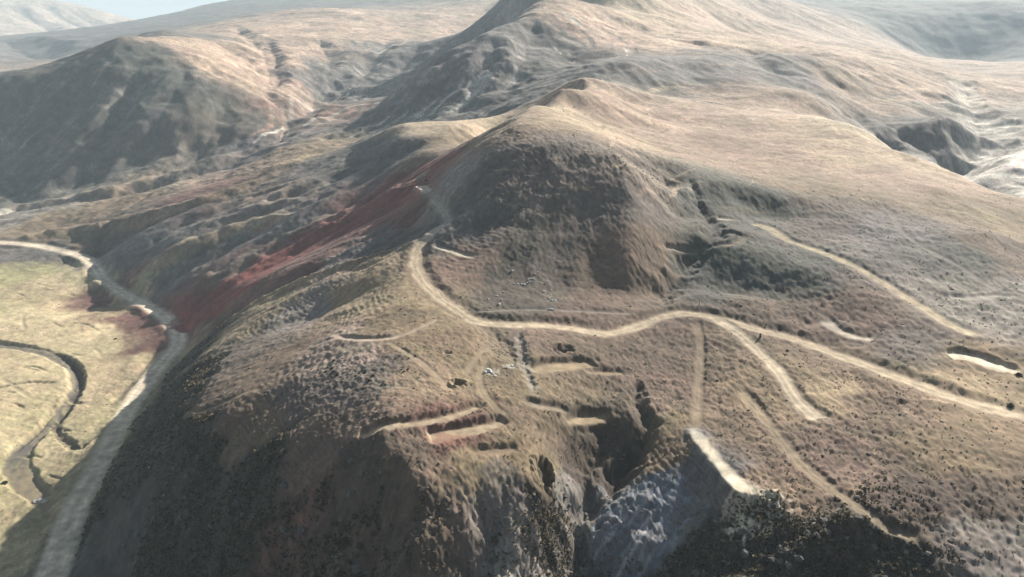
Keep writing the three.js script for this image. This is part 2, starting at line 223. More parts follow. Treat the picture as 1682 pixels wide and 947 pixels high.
// ---------------------------------------------------------------- erosion: branching rills that run down the slope
const hash = (i, j, s) => { let h = Math.imul(i, 374761393) ^ Math.imul(j, 668265263) ^ Math.imul(s, 1274126177); h = Math.imul(h ^ (h >>> 13), 1274126177); return ((h ^ (h >>> 16)) >>> 0) / 4294967296; };
const RILL = new Float32Array(VN);
{
  const octs = [[130, .030], [62, .034], [30, .036], [14, .036], [7, .030], [3.4, .024]];
  for (let k = 0; k < VN; k++) {
    const x = PX[k], n = PN[k], cell = PR[k] * 0.0037;
    let gx = GX[k], gn = GN[k], dh = 0, rl = 0;
    const s0 = Math.hypot(gx, gn), str = ss(0.06, 0.34, s0) * (1 - .25 * ss(380, 650, PR[k])) * (.45 + .55 * ss(110, 190, PR[k])) * (0.55 + 0.5 * RO[k] + 0.35 * N[2](x / 140, n / 140));
    for (let o = 0; o < octs.length; o++) {
      const [L, am] = octs[o]; if (L < cell * 3.2) break;
      const s = Math.hypot(gx, gn) + 1e-4, px = -gn / s, pn = gx / s, X = x / L, Y = n / L, ix = Math.floor(X), iy = Math.floor(Y);
      let va = 0, vb = 0, wt = 0;
      for (let b = -1; b <= 1; b++) for (let a = -1; a <= 1; a++) {
        const cx = ix + a, cy = iy + b, dx = X - cx - hash(cx, cy, o * 2 + 1), dy = Y - cy - hash(cx, cy, o * 2 + 2), d2 = dx * dx + dy * dy;
        if (d2 > 1.7) continue;
        const w = Math.exp(-2.6 * d2), f = (dx * px + dy * pn) * 6.2832 * 0.9 + hash(cx, cy, o + 40) * 6.28;
        va += Math.cos(f) * w; vb += Math.sin(f) * w; wt += w;
      }
      va /= wt; vb /= wt;
      const A = am * L * str * Math.min(1, s * 2.2);
      dh += A * (va - 0.35); rl += va * str;
      const gk = -vb * 6.28 * 0.9 * A / L; gx += px * gk; gn += pn * gk;
    }
    PY[k] += dh; RILL[k] = rl;
  }
}
// broad unevenness
for (let k = 0; k < VN; k++) {
  const x = PX[k], n = PN[k], r = PR[k], cell = r * 0.0037;
  let h = 0;
  for (const [L, A] of [[220, 2.6], [90, 1.3], [38, .62], [16, .32], [7.5, .17]]) { if (L < cell * 3) break; const a = L > 100 ? ss(300, 900, r) : 1; h += a * A * N[L > 20 ? 0 : 1](x / L + L, n / L - L); }
  PY[k] += h * (1 + 1.3 * ss(300, 800, r)) * (0.45 + 0.7 * RO[k]) * ss(0.0, 0.14, SL[k] + 0.04);
}
const COVER = new Uint8Array(VN);      // which named sheet a vertex belongs to
const SMOOTH = new Float32Array(VN);   // 1 on beaten ground
// ---------------------------------------------------------------- lines on the land: ravines, stream, roads, cuttings
function path(px, step = 1.2) {
  const c = new THREE.CatmullRomCurve3(px.map(p => new THREE.Vector3(p[0], p[1], p[2] ?? 1)), false, 'centripetal'), out = [];
  const m = Math.max(8, Math.ceil(c.getLength() / 5));
  let last = null;
  for (let i = 0; i <= m; i++) { const p = c.getPoint(i / m), [x, n, D] = ground(p.x, p.y); if (last && Math.abs(D - last) > Math.max(12, last * 0.1)) continue; last = D; out.push({ x, n, w: p.z }); }
  return out;
}
const DIST = new Float32Array(VN).fill(1e9), ALONG = new Float32Array(VN), SIDE = new Float32Array(VN);
function near(line, reach) {   // vertices within reach of the line, with distance, place along it and side
  const hit = [];
  let run = 0;
  for (let s = 0; s + 1 < line.length; s++) {
    const a = line[s], b = line[s + 1], ex = b.x - a.x, en = b.n - a.n, len2 = ex * ex + en * en + 1e-9, len = Math.sqrt(len2);
    const ts = [Math.atan2(a.x, a.n), Math.atan2(b.x, b.n)], rs = [Math.hypot(a.x, a.n), Math.hypot(b.x, b.n)], rm = Math.min(...rs), da = Math.min(0.5, reach / (rm - reach > 20 ? rm - reach : 20));
    const i0 = Math.max(0, Math.floor(fi(Math.min(...ts) - da))), i1 = Math.min(COLS, Math.ceil(fi(Math.max(...ts) + da))), j0 = Math.max(0, Math.floor(fj(Math.max(R0, rm - reach)))), j1 = Math.min(ROWS, Math.ceil(fj(Math.max(...rs) + reach)));
    for (let j = j0; j <= j1; j++) for (let i = i0; i <= i1; i++) {
      const k = j * CW + i, qx = PX[k] - a.x, qn = PN[k] - a.n, t = clamp((qx * ex + qn * en) / len2), d = Math.hypot(qx - t * ex, qn - t * en);
      if (d > reach || d >= DIST[k]) continue;
      if (DIST[k] > 1e8) hit.push(k);
      DIST[k] = d; ALONG[k] = s + t; SIDE[k] = Math.sign(qx * en - qn * ex);
    }
    run += len;
  }
  return hit;
}
const tint = (k, c, t) => { CR[k] = lerp(CR[k], c[0], t); CG[k] = lerp(CG[k], c[1], t); CB[k] = lerp(CB[k], c[2], t); };
function ravine(px, depth, width, col, amt = .6, sharp = 1.3) {
  const line = path(px);
  const hit = near(line, width * 1.6);
  for (const k of hit) {
    const al = ALONG[k], i = Math.floor(al), W = lerp(line[i].w, (line[i + 1] || line[i]).w, al - i), w = width * W * (1 + 0.5 * fbm(N[2], PX[k] / (width * 2), PN[k] / (width * 2), 2)), d = DIST[k] + 0.2 * width * N[3](PX[k] / (width * 1.7), PN[k] / (width * 1.7));
    const e = Math.min(1, al / 3, (line.length - 1 - al) / 3 + .2);
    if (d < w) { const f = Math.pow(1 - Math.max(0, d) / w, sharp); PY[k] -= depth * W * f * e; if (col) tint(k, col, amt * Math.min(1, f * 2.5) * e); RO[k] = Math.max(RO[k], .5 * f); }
    DIST[k] = 1e9;
  }
  return line;
}
function bench(px, width, o = {}) {   // a road or cutting: level across, banks to either side
  const { bank = 2.6, cut = 0.3, col = ROADC, amt = .95, cover = 0, bankCol = null, ruts = true, soft = .5, smooth = 9, even = 0 } = o;
  let line = path(px);
  if (even) line = line.map((_, i) => { const a = { x: 0, n: 0, w: 0 }; let c = 0; for (let j = Math.max(0, i - even); j <= Math.min(line.length - 1, i + even); j++) { const q = line[j]; a.x += q.x; a.n += q.n; a.w += q.w; c++; } return { x: a.x / c, n: a.n / c, w: a.w / c }; });
  const h = line.map(p => hAt(p.x, p.n) - cut), hs = h.map((_, i) => { let s = 0, c = 0; for (let j = -smooth; j <= smooth; j++) if (h[i + j] !== undefined) { s += h[i + j]; c++; } return s / c; });
  for (const k of near(line, width * 0.9 + bank + 3)) {
    const al = ALONG[k], i = Math.floor(al), f = al - i, W = width * 0.5 * lerp(line[i].w, (line[i + 1] || line[i]).w, f), y = lerp(hs[i], hs[Math.min(i + 1, hs.length - 1)], f);
    const x = PX[k], n = PN[k], d = DIST[k] + 0.28 * N[3](x / 3.1, n / 3.1) * soft + 0.5 * N[2](x / 11, n / 11) * soft * Math.min(1, W / 2), e = clamp(Math.min(al, line.length - 1 - al) / 2 + .15);
    const cell = PR[k] * .0037;
    if (d < W + bank) {
      const t = (1 - ss(W, W + bank, d)) * e, up = PY[k] > y;
      let yy = y;
      if (ruts && d < W) yy += -0.07 * Math.exp(-(((d - W * .45) / .35) ** 2)) + .04 * N[1](x / 1.7, n / 1.7);
      PY[k] = lerp(PY[k], yy, t);
      SMOOTH[k] = Math.max(SMOOTH[k], (1 - ss(W - .3, W + .8, d)) * e);
      if (d > W && bankCol) tint(k, bankCol, .75 * t * e);
    }
    const m = (1 - ss(W - .4 - cell, W + .35 + cell, d)) * e;
    if (m > 0) {
      const g = ruts ? 1 + .16 * Math.exp(-(((d - W * .45) / .4) ** 2)) - .1 * Math.exp(-((d / .45) ** 2)) : 1, v = g * (1 + .45 * fbm(N[0], x / 4, n / 4, 3));
      tint(k, [col[0] * v, col[1] * v, col[2] * v], m * amt * (1 - .25 * Math.max(0, N[1](x / 8, n / 8))));
      if (m > .5 && cover) COVER[k] = cover;
    }
    DIST[k] = 1e9;
  }
  return line;
}
function pit(u, v, rad, depth, col, amt = .5, sq = 1, rim = .25) {
  const [x, n] = ground(u, v);
  for (const k of near([{ x: x - .01, n }, { x: x + .01, n }], rad * 2.4)) {
    const dx = (PX[k] - x), dn = (PN[k] - n) * sq, d = Math.hypot(dx, dn) / rad + .25 * N[2](PX[k] / rad / .8, PN[k] / rad / .8);
    if (d < 1) { PY[k] -= depth * (1 - d * d); if (col) tint(k, col, amt * ss(1, .7, d)); }
    else if (d < 1.9) PY[k] += depth * rim * Math.exp(-(((d - 1.2) / .25) ** 2));
    DIST[k] = 1e9;
  }
}
function patch(u, v, rad, col, amt, sq = 1, rag = .6) {   // bare or differently coloured earth with a ragged outline
  const [x, n] = ground(u, v);
  for (const k of near([{ x: x - .01, n }, { x: x + .01, n }], rad * 1.7)) {
    const d = Math.hypot(PX[k] - x, (PN[k] - n) * sq) / rad + rag * fbm(N[3], PX[k] / rad * 1.6, PN[k] / rad * 1.6, 4);
    const m = ss(1, .75, d); if (m > 0) tint(k, col, amt * m);
    DIST[k] = 1e9;
  }
}
function band(px, width, col, amt) {   // a seam of different earth along the slope
  const line = px[0].w === undefined ? path(px) : px;
  if (line.length < 3) return;
  for (const k of near(line, width * 1.4)) { const al = ALONG[k], i = Math.floor(al), W = width * .5 * lerp(line[i].w, (line[i + 1] || line[i]).w, al - i), d = DIST[k] / W + .35 * fbm(N[1], PX[k] / 9, PN[k] / 9, 3); const m = ss(1.1, .85, d); if (m > 0) tint(k, col, amt * m); DIST[k] = 1e9; }
}
const ROADC = [.39, .315, .225], TRACK = [.36, .295, .2], SPOIL = [.52, .46, .36];
// ravines and gullies
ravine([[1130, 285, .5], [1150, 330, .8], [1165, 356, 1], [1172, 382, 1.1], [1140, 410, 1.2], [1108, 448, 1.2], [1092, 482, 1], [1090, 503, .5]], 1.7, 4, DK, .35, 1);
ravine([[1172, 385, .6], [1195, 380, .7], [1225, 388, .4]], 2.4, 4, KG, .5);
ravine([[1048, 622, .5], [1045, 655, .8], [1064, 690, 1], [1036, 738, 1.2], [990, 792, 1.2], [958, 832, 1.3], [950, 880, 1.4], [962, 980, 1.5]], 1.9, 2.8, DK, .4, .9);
ravine([[1062, 690, .6], [1090, 668, .5], [1130, 645, .3]], 1.1, 3, null, 0);
ravine([[700, 352, .5], [610, 385, .8], [490, 443, 1], [385, 494, 1], [335, 520, .5]], 3, 11, null, 0, 1.4);
// low ribs that run down from the ridge to the valley
for (const [d, w, l, c, a] of [
  [3.2, 15, [[620, 205], [470, 240], [300, 283], [150, 318], [0, 338]], mx(T, PK), .45], [4.2, 13, [[520, 250], [430, 290], [350, 325], [250, 350], [150, 372], [30, 390]], mx(S, T), .6], [3.6, 10, [[485, 350], [420, 360], [340, 392], [270, 425], [245, 436]], mx(S, T), .6],
  [2.4, 8, [[600, 325], [500, 378], [400, 432], [340, 466], [312, 480]], mx(KG, T), .4], [3, 9, [[690, 284], [600, 333], [450, 427], [370, 470], [338, 490]], mx(RD, P, .35), .6], [1.8, 7, [[385, 503], [470, 466], [560, 430], [640, 402], [690, 388]], mx(S, T), .55], [2.2, 9, [[560, 285], [480, 320], [400, 348], [320, 372]], mx(T, PK), .45],
  [4, 22, [[340, 140], [260, 190], [180, 235], [100, 290], [20, 325]], KG, .4], [4, 18, [[240, 100], [190, 160], [130, 230], [60, 300]], GN2, .2], [4, 16, [[728, 98], [680, 132], [640, 160], [602, 188]], PK, .5],
]) ravine(l.map((q, i) => [...q, i && i < l.length - 1 ? 1 : .5]), -d, w, c, a, 1);
for (const [w, c, l] of [[5, PF, [[450, 110], [458, 150], [468, 190], [462, 226]]], [4, PK, [[600, 178], [545, 196], [482, 222]]], [4, PK, [[560, 120], [520, 160], [480, 205]]], [4, mx(PF, WH), [[480, 150], [475, 185], [470, 215]]], [5, WH, [[630, 165], [560, 180], [500, 205]]], [4, PF, [[400, 130], [440, 165], [455, 200]]], [5, PK, [[690, 30], [600, 70], [520, 105]]], [6, PF, [[760, 30], [680, 60], [620, 100]]]]) band(l, w, c, .65);
ravine([[1572, 120, .6], [1605, 188, 1], [1612, 226, 1], [1592, 262, 1], [1640, 312, 1], [1670, 346, 1], [1720, 372, 1]], 9, 26, WH, .5, 1);
ravine([[1450, 200, .4], [1520, 235, .8], [1590, 262, 1]], 6, 22, null, 0, 1.2);
ravine([[1340, 165, .4], [1420, 205, .7], [1500, 262, 1], [1580, 310, 1], [1650, 372, 1]], 4, 14, null, 0, 1.2);
ravine([[440, 60, .5], [455, 110, .8], [440, 150, 1], [470, 186, 1], [460, 218, 1], [380, 268, .8], [250, 308, .8], [100, 330, .8], [0, 345, .8]], 6, 22, mx(RB, KG), .3, 1.2);
ravine([[560, 110, .6], [520, 150, .8], [480, 190, 1]], 6, 24, KG, .3);
ravine([[205, 345, .6], [180, 362, .8], [162, 395, 1], [172, 415, .8]], 2.6, 5, DK, .4, 1);
ravine([[190, 350, .5], [290, 300, .8], [420, 262, .7]], 2, 9, null, 0, 1.2);
ravine([[470, 300, .6], [380, 335, 1], [270, 378, 1], [222, 412, .4]], 2.6, 11, null, 0, 1.2);
ravine([[560, 305, .6], [430, 372, 1], [330, 425, 1], [268, 458, .4]], 2.6, 10, null, 0, 1.2);
ravine([[380, 400, .6], [320, 450, 1], [285, 478, .4]], 1.8, 7, RB, .3, 1.2);
ravine([[700, 230, .6], [600, 268, 1], [520, 302, 1], [430, 330, .8]], 3, 12, null, 0, 1.2);
ravine([[780, 515, .4], [810, 540, .9], [838, 575, .9], [852, 600, .5]], 1.6, 7, GN2, .3);
ravine([[850, 540, .5], [858, 575, .8], [866, 605, .8], [880, 645, .5]], 1.0, 2.4, PK, .7);
for (const [a, b, c, d, m] of [[330, 560, 200, 720, 1.4], [350, 600, 230, 770, 1.6], [370, 690, 270, 860, 1.6], [430, 760, 360, 920, 1.6], [520, 760, 470, 930, 1.4], [640, 780, 600, 940, 1.2], [790, 800, 800, 940, 1.6], [1240, 850, 1200, 945, 1.4], [1400, 860, 1360, 945, 1.2]]) ravine([[a, b, .4], [(a + c) / 2 + 8, (b + d) / 2, 1], [c, d, 1.1]], m, 5, null, 0, 1.2);
for (const [d, w, lines] of [
  [8, 34, [[[380, 40], [430, 80], [445, 130]], [[520, 55], [540, 110], [500, 160]], [[640, 60], [600, 110], [555, 150], [505, 185]], [[700, 75], [640, 120], [570, 165]], [[330, 60], [400, 85], [440, 118]]]],
  [26, 110, [[[20, 10], [80, 45], [150, 80]], [[110, 14], [170, 45], [225, 62]], [[0, 60], [50, 80], [100, 92]], [[60, 5], [130, 40], [190, 66]]]],
  [4.5, 20, [[[150, 92], [120, 160], [60, 250]], [[235, 90], [210, 160], [170, 240], [120, 300]], [[305, 108], [270, 180], [230, 270]], [[370, 150], [350, 210], [300, 280]], [[60, 130], [30, 200], [0, 280]], [[760, 90], [720, 140], [680, 185]], [[820, 60], [790, 120], [760, 180]], [[880, 30], [860, 90], [830, 150]]]],
  [5, 26, [[[1100, 62], [1220, 85], [1300, 125]], [[1200, 20], [1300, 45], [1400, 80], [1480, 120]], [[1450, 110], [1520, 150], [1575, 180]]]],
]) for (const l of lines) ravine(l.map((q, i) => [...q, i ? 1 : .5]), d, w, null, 0, 1.1);
// the stream in the valley meadow
bench([[-40, 560], [30, 568], [80, 580], [118, 600], [128, 630], [105, 668], [60, 712], [28, 748, 1.5], [35, 785, 1.6], [58, 808, 1.2], [70, 822]], 4.2, { bank: 1.3, cut: 1.0, soft: 1.2, col: [.10, .09, .082], cover: 2, ruts: false, smooth: 14 });
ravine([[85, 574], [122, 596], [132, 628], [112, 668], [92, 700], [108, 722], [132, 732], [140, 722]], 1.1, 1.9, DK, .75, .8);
ravine([[-20, 640], [40, 628], [95, 628]], .7, 1.2, DK, .5, .8);
ravine([[95, 650], [72, 690], [20, 740]], .6, 1.2, DK, .4, .8);
for (let i = 0; i < 22; i++) { const u = rnd() * 150, v = 450 + rnd() * 330, l = 14 + rnd() * 50; if (u > 250 - (v - 600) * .55 - l) continue; ravine([[u, v, .4], [u + l * .5, v + (rnd() - .3) * 12, 1], [u + l, v + (rnd() - .2) * 16, .4]], .25 + rnd() * .35, .7 + rnd() * .5, rnd() < .5 ? mx(DK, GR) : TDIM, .6, .8); }
for (let i = 0; i < 16; i++) { const v = 460 + rnd() * 380; patch(rnd() * Math.max(40, 240 - Math.max(0, v - 600) * .6), v, 4 + rnd() * 9, rnd() < .5 ? mx(MD, GR, .7) : mx(MD, TDIM, .6), .5, .8, 1); }
// roads and tracks
bench([[60, 990, 1.1], [80, 947, 1.1], [100, 900, 1.1], [122, 835], [150, 772], [190, 692], [240, 618], [283, 562], [294, 540], [276, 520], [228, 492], [190, 473], [166, 452], [158, 434], [122, 417], [72, 402], [0, 396], [-80, 392]], 6.9, { bank: 4.6, cut: 0, soft: .3, col: [.58, .5, .39], cover: 1, smooth: 18, even: 6 });
bench([[700, 384], [688, 402], [682, 428], [692, 456], [720, 484], [752, 508], [792, 526], [850, 532], [930, 536], [1000, 546], [1040, 536], [1080, 519], [1120, 512], [1180, 520], [1240, 538], [1300, 551], [1350, 568], [1420, 592], [1500, 622], [1600, 656], [1720, 690]], 3.9, { bank: 3.4, cut: .5, soft: .9, col: ROADC, cover: 3, bankCol: mx(B, T, .3) });
bench([[691, 284, 1.5], [697, 300, 1.1], [706, 318, .8]], 5, { bank: 2, col: SPOIL, cover: 4, smooth: 3 });
bench([[706, 318], [728, 338], [736, 352], [715, 372], [702, 386]], 3.6, { bank: 2, col: SPOIL, amt: .9, smooth: 5 });
bench([[1176, 520], [1212, 546], [1250, 580], [1281, 616], [1300, 648], [1326, 676, 1.3], [1346, 690, 1.3]], 3.0, { bank: 1.6, col: mx(ROADC, SPOIL, .3), cover: 5, bankCol: mx(B, DK, .3), smooth: 4 });
bench([[1236, 360], [1264, 370, 1.3], [1292, 390], [1340, 410], [1400, 434], [1450, 460], [1500, 490], [1550, 520], [1608, 546]], 3.0, { bank: 2, col: TRACK, cover: 6, smooth: 5 });
bench([[1146, 528], [1150, 580], [1146, 640], [1143, 705]], 1.7, { bank: .8, cut: .15, col: mx(TRACK, T, .5), amt: .5, cover: 7, smooth: 4 });
bench([[1132, 704, .6], [1158, 735], [1184, 768], [1212, 800], [1232, 818, 1.3]], 2.4, { bank: 1.6, cut: -.45, col: SPOIL, ruts: false, cover: 8, smooth: 4, soft: .8 });
bench([[1212, 640], [1258, 690], [1300, 742], [1340, 784], [1392, 822], [1452, 862], [1512, 882]], 1.7, { bank: 1.3, cut: .35, col: mx(TRACK, T, .45), amt: .7, cover: 9, smooth: 4, soft: .9 });
bench([[712, 400], [742, 410], [778, 422]], 1.8, { bank: 1.4, col: SPOIL, smooth: 4 });
bench([[1175, 352], [1206, 355]], 1.9, { bank: 1.2, col: SPOIL, smooth: 3, ruts: false });
bench([[1090, 404], [1120, 402], [1148, 400]], 1.6, { bank: 1.4, col: PK, smooth: 3, ruts: false });
bench([[1185, 402], [1212, 396], [1228, 385]], 1.8, { bank: 1.6, col: T, smooth: 3, ruts: false });
bench([[1192, 472], [1212, 474], [1240, 483]], 1.4, { bank: 1.2, col: PK, smooth: 3, ruts: false });
bench([[1466, 345], [1480, 375], [1510, 400], [1580, 440], [1640, 480]], 1.4, { bank: .8, cut: .1, col: PK, amt: .5, smooth: 4 });
bench([[1356, 518, 1.2], [1372, 532], [1400, 545], [1440, 548, .6]], 2.6, { bank: 1.2, col: SPOIL, amt: .8, smooth: 4, ruts: false, soft: 1.2 });
bench([[1556, 576, .8], [1590, 578, 1.4], [1630, 588, 1.4], [1676, 604, .8]], 3.2, { bank: 1.2, cut: .6, col: SPOIL, smooth: 4, ruts: false, soft: 1.2 });
bench([[1560, 484, .7], [1600, 488, 1.2], [1650, 484, .7]], 2.0, { bank: 1.2, col: WH, smooth: 4, ruts: false, soft: 1.3 });
// cuttings and terraces of the old diggings
bench([[588, 706, .7], [620, 700], [690, 690], [740, 678], [792, 658, .6]], 2.1, { bank: 1.2, cut: .8, col: mx(S, ROADC), bankCol: mx(RB, DK, .5), ruts: false, smooth: 4 });
bench([[700, 712, 1.3], [740, 705, 1.2], [790, 694], [832, 680, .7]], 2.8, { bank: 1.3, cut: .9, col: mx(S, ROADC), bankCol: RB, ruts: false, smooth: 4 });
bench([[770, 738, .8], [820, 732], [852, 729, .7]], 1.6, { bank: .9, cut: .5, col: T, bankCol: mx(B, DK), ruts: false, smooth: 3 });
bench([[868, 602, .8], [910, 597, 1.4], [960, 594, 1], [975, 592, .6]], 3.2, { bank: 1.5, cut: .9, col: S, bankCol: mx(B, DK, .3), ruts: false, smooth: 3 });
bench([[960, 606, .8], [1000, 608], [1028, 607, .6]], 2, { bank: 1.2, cut: .7, col: S, bankCol: mx(B, DK, .3), ruts: false, smooth: 3 });
bench([[856, 648, .7], [885, 656], [915, 658], [938, 664, .7]], 1.8, { bank: 1.3, cut: .8, col: mx(PK, S), bankCol: mx(B, DK, .3), ruts: false, smooth: 3 });
bench([[930, 676, .8], [960, 672, 1.5], [1000, 676, 1.2]], 2.4, { bank: 1.2, cut: .5, col: S, ruts: false, smooth: 3 });
bench([[540, 556, .7], [600, 553], [650, 549], [700, 532, .6], [722, 522, .4]], 1.5, { bank: 1, cut: .3, col: mx(P, SPOIL), amt: .8, ruts: false, smooth: 4 });
bench([[776, 511], [850, 510], [950, 511], [1040, 514]], 1.0, { bank: .6, cut: .25, col: PK, amt: .8, ruts: false, smooth: 4 });
bench([[905, 575, .6], [925, 572], [945, 575, .6]], 2.2, { bank: 1, cut: .8, col: B, ruts: false, smooth: 3 });
for (const p of [[[300, 680], [360, 655], [430, 628]], [[320, 560], [380, 530], [440, 490]], [[40, 500], [38, 530], [45, 548]], [[110, 560], [160, 575], [170, 590]], [[0, 620], [60, 655], [140, 660]], [[640, 560], [700, 600], [740, 640]], [[760, 620], [790, 580], [800, 575]], [[800, 585], [788, 620], [800, 650], [835, 680]]]) bench(p, 1.1, { bank: .5, cut: .12, col: TRACK, amt: .5, ruts: false, smooth: 3 });
pit(753, 628, 1.5, 1.3, DK, .4); pit(768, 632, .8, .2, T, .2); pit(895, 766, 1.6, 2.2, DK, .6, .45); pit(735, 578, 1.0, .5, PK, .6); pit(926, 575, 2.6, 1.2, mx(B, DK, .4), .6, 2);
patch(790, 128, 15, WH, .7, .7); patch(842, 120, 12, PK, .7, .6); patch(180, 160, 14, PK, .5, .5); patch(125, 190, 9, PK, .5); bench([[648, 203, .5], [690, 206, 1], [735, 207, 1], [785, 206, .5]], 17, { bank: 9, cut: -1, col: SF, ruts: false, smooth: 6, soft: 1.5 });
patch(808, 610, 2, WH, .6, 1.4); patch(838, 602, 1.6, WH, .6, 1.4); patch(735, 714, 4, [.24, .11, .08], .6, 1.5); patch(1240, 832, 5, SPOIL, .6); patch(590, 575, 7, mx(P, WH, .3), .5); patch(690, 276, 5, S, .9);
function run(u, v, len, across = 0) {   // a line that follows the fall of the land, or its contour
  let [x, n, D] = ground(u, v); const m = 9, st = len / m, out = [];
  for (let i = 0; i <= m; i++) {
    out.push({ x, n, w: .25 + .75 * Math.sin(Math.PI * (i + .4) / (m + .8)) });
    const e = Math.max(2, D * .012), gx = (base(x + e, n) - base(x - e, n)) / (2 * e), gn = (base(x, n + e) - base(x, n - e)) / (2 * e), g = Math.hypot(gx, gn) + 1e-5, w = .35 * N[2](x / (st * 3), n / (st * 3));
    const dx = across ? -gn / g : -gx / g, dn = across ? gx / g : -gn / g; x += (dx - dn * w) * st; n += (dn + dx * w) * st;
  }
  return out;
}
const pick = a => a[Math.floor(rnd() * a.length)];
function streaks(count, u0, u1, v0, v1, len, wid, tones, amt, across = 0, far = 0) {
  for (let i = 0; i < count; i++) { const u = u0 + rnd() * (u1 - u0), v = v0 + rnd() * (v1 - v0), D = ground(u, v)[2], c = pick(tones), l = len * (.4 + rnd()), w = wid * (.3 + rnd()); if (D < far) continue; band(run(u, v, l, across), w, c, amt * (.5 + rnd() * .7)); }
}
streaks(46, 1000, 1140, 765, 890, 7, .7, [[.16, .2, .24], [.22, .25, .27], [.08, .095, .11], [.28, .28, .27]], .6);
streaks(46, 780, 960, 785, 930, 9, .8, [PK, PK, DK, KG], .5);
streaks(90, 1540, 1682, 170, 370, 40, 5, [WH, WH, KG, PK, mx(KG, DK)], .6, 0, 395);
streaks(70, 430, 680, 60, 200, 60, 7, [WH, mx(PF, RB, .6), KG, GN2, DK], .8, 0, 500);
streaks(90, 180, 640, 235, 420, 30, 2.4, [PK, T, mx(KG, DK), RB], .5);
streaks(70, 0, 420, 80, 310, 60, 6, [PK, KG, mx(GN2, DK), mx(GN2, T)], .7, 0, 500);
streaks(80, 680, 1060, 20, 185, 60, 6, [WH, PK, GN2, mx(KG, DK)], .8, 0, 480);
streaks(90, 950, 1680, 10, 180, 60, 7, [mx(T, KG), SF, KG, mx(P, KG), B], .75, 1, 450);
streaks(90, 900, 1640, 180, 340, 26, 1.6, [mx(T, B), B, SF, mx(S, T)], .6, 1);
streaks(60, 780, 1340, 230, 500, 14, 1, [B, T, mx(B, DK), PK], .4, 1);
streaks(60, 200, 700, 560, 940, 9, .9, [mx(DK, B), B, KG, RB, DK], .5);
streaks(60, 560, 1300, 540, 760, 9, .6, [mx(T, B), S, mx(B, DK), RB], .4, 1);
streaks(60, 1150, 1680, 560, 900, 10, .7, [mx(T, B), S, mx(B, DK), KG], .4, 1);
streaks(40, 0, 220, 440, 800, 22, 1, [mx(MD, TDIM), GR, mx(MD, S), TDIM], .45, 1);
streaks(40, 300, 680, 300, 500, 22, 2, [RD, RB, mx(RD, DK, .4), mx(RD, PK, .3)], .6);
patch(1650, 905, 7, PK, .6); patch(1600, 485, 8, PK, .5); patch(1660, 545, 9, PK, .5); patch(1370, 525, 4, PK, .4); patch(860, 600, 2.2, PK, .6);
patch(820, 800, 4, KG, .5, .4); patch(850, 890, 4, PK, .5, .35); patch(935, 805, 3, PK, .45, .4); patch(875, 930, 3, PK, .6); patch(1145, 715, 3, CL, .4);
band([[308, 522, .6], [360, 492], [450, 440], [560, 375, 1.2], [640, 318, 1], [690, 288, .5]], 20, RD, .95);
patch(640, 315, 12, RD, .8); patch(600, 340, 12, RD, .8); patch(550, 372, 15, RD, .8); patch(500, 400, 14, RD, .8); patch(450, 432, 14, RD, .8); patch(400, 460, 12, RD, .8); patch(350, 490, 12, RD, .8); patch(300, 518, 8, RD, .7); patch(0, 345, 12, WH, .4); patch(60, 350, 12, PK, .5);

// ---------------------------------------------------------------- fine relief and grain of the soil
slopes();
for (let k = 0; k < VN; k++) {
  const x = PX[k], n = PN[k], r = PR[k], cell = r * 0.0037, ro = RO[k], sm = SMOOTH[k], s = SL[k];
  let h = 0, g = 0;
  if (cell < 1.3) {   // sheep tracks: narrow steps that follow the contour
    const ph = PY[k] / 0.62 + 1.4 * fbm(N[2], x / 22, n / 22, 3), st = Math.sin(ph * 6.2832), a = ss(.14, .3, s) * (1 - .6 * ro) * (1 - sm) * ss(-.25, .35, N[0](x / 45, n / 45) + .25) * clamp((1.3 - cell) / .5);
    h += .055 * st * a; g += .13 * st * a;
  }
  for (const [L, A] of [[3.6, .15], [1.9, .16], [1.0, .13]]) if (L > cell * 1.7) h += A * N[3](x / L, n / L * .8) * (.4 + 1.2 * ro);
  if (ro > .35) for (const [L, A] of [[6, .9], [3.1, .6], [1.7, .4]]) if (L > cell * 2) { const v = Math.max(0, N[1](x / L + 5 * L, n / L) - .15); h += (ro - .35) * A * v; }
  PY[k] += h * (1 - .9 * sm);
  let m = .42 * (rnd() - .5) * (1 - .5 * sm) + g, veg = 0;
  for (let o = 0, L = 190; o < 8; o++, L *= .5) {
    const f = clamp(L / (cell * 2.2) - .6); if (f <= 0) break;
    m += f * ((L < 6 ? .17 : .12) + (L < 26 ? .17 * ro : 0)) * N[o & 3](x / L + o * 31, n / L - o * 17) * (L < 30 ? 1 - .5 * sm : 1);
    veg += f * .3 * N[(o + 1) & 3](x / L - o * 13, n / L + o * 41);
  }
  veg *= 1 - sm;
  const e = Math.exp(m * .85 * (1 + .9 * ss(280, 700, r)) + .10 * RILL[k] * (1 - sm));
  // dry grass against bare brown earth
  CR[k] *= e * (1 - .06 * veg); CG[k] *= e * (1 + .02 * veg); CB[k] *= e * (1 - .05 * veg);
}
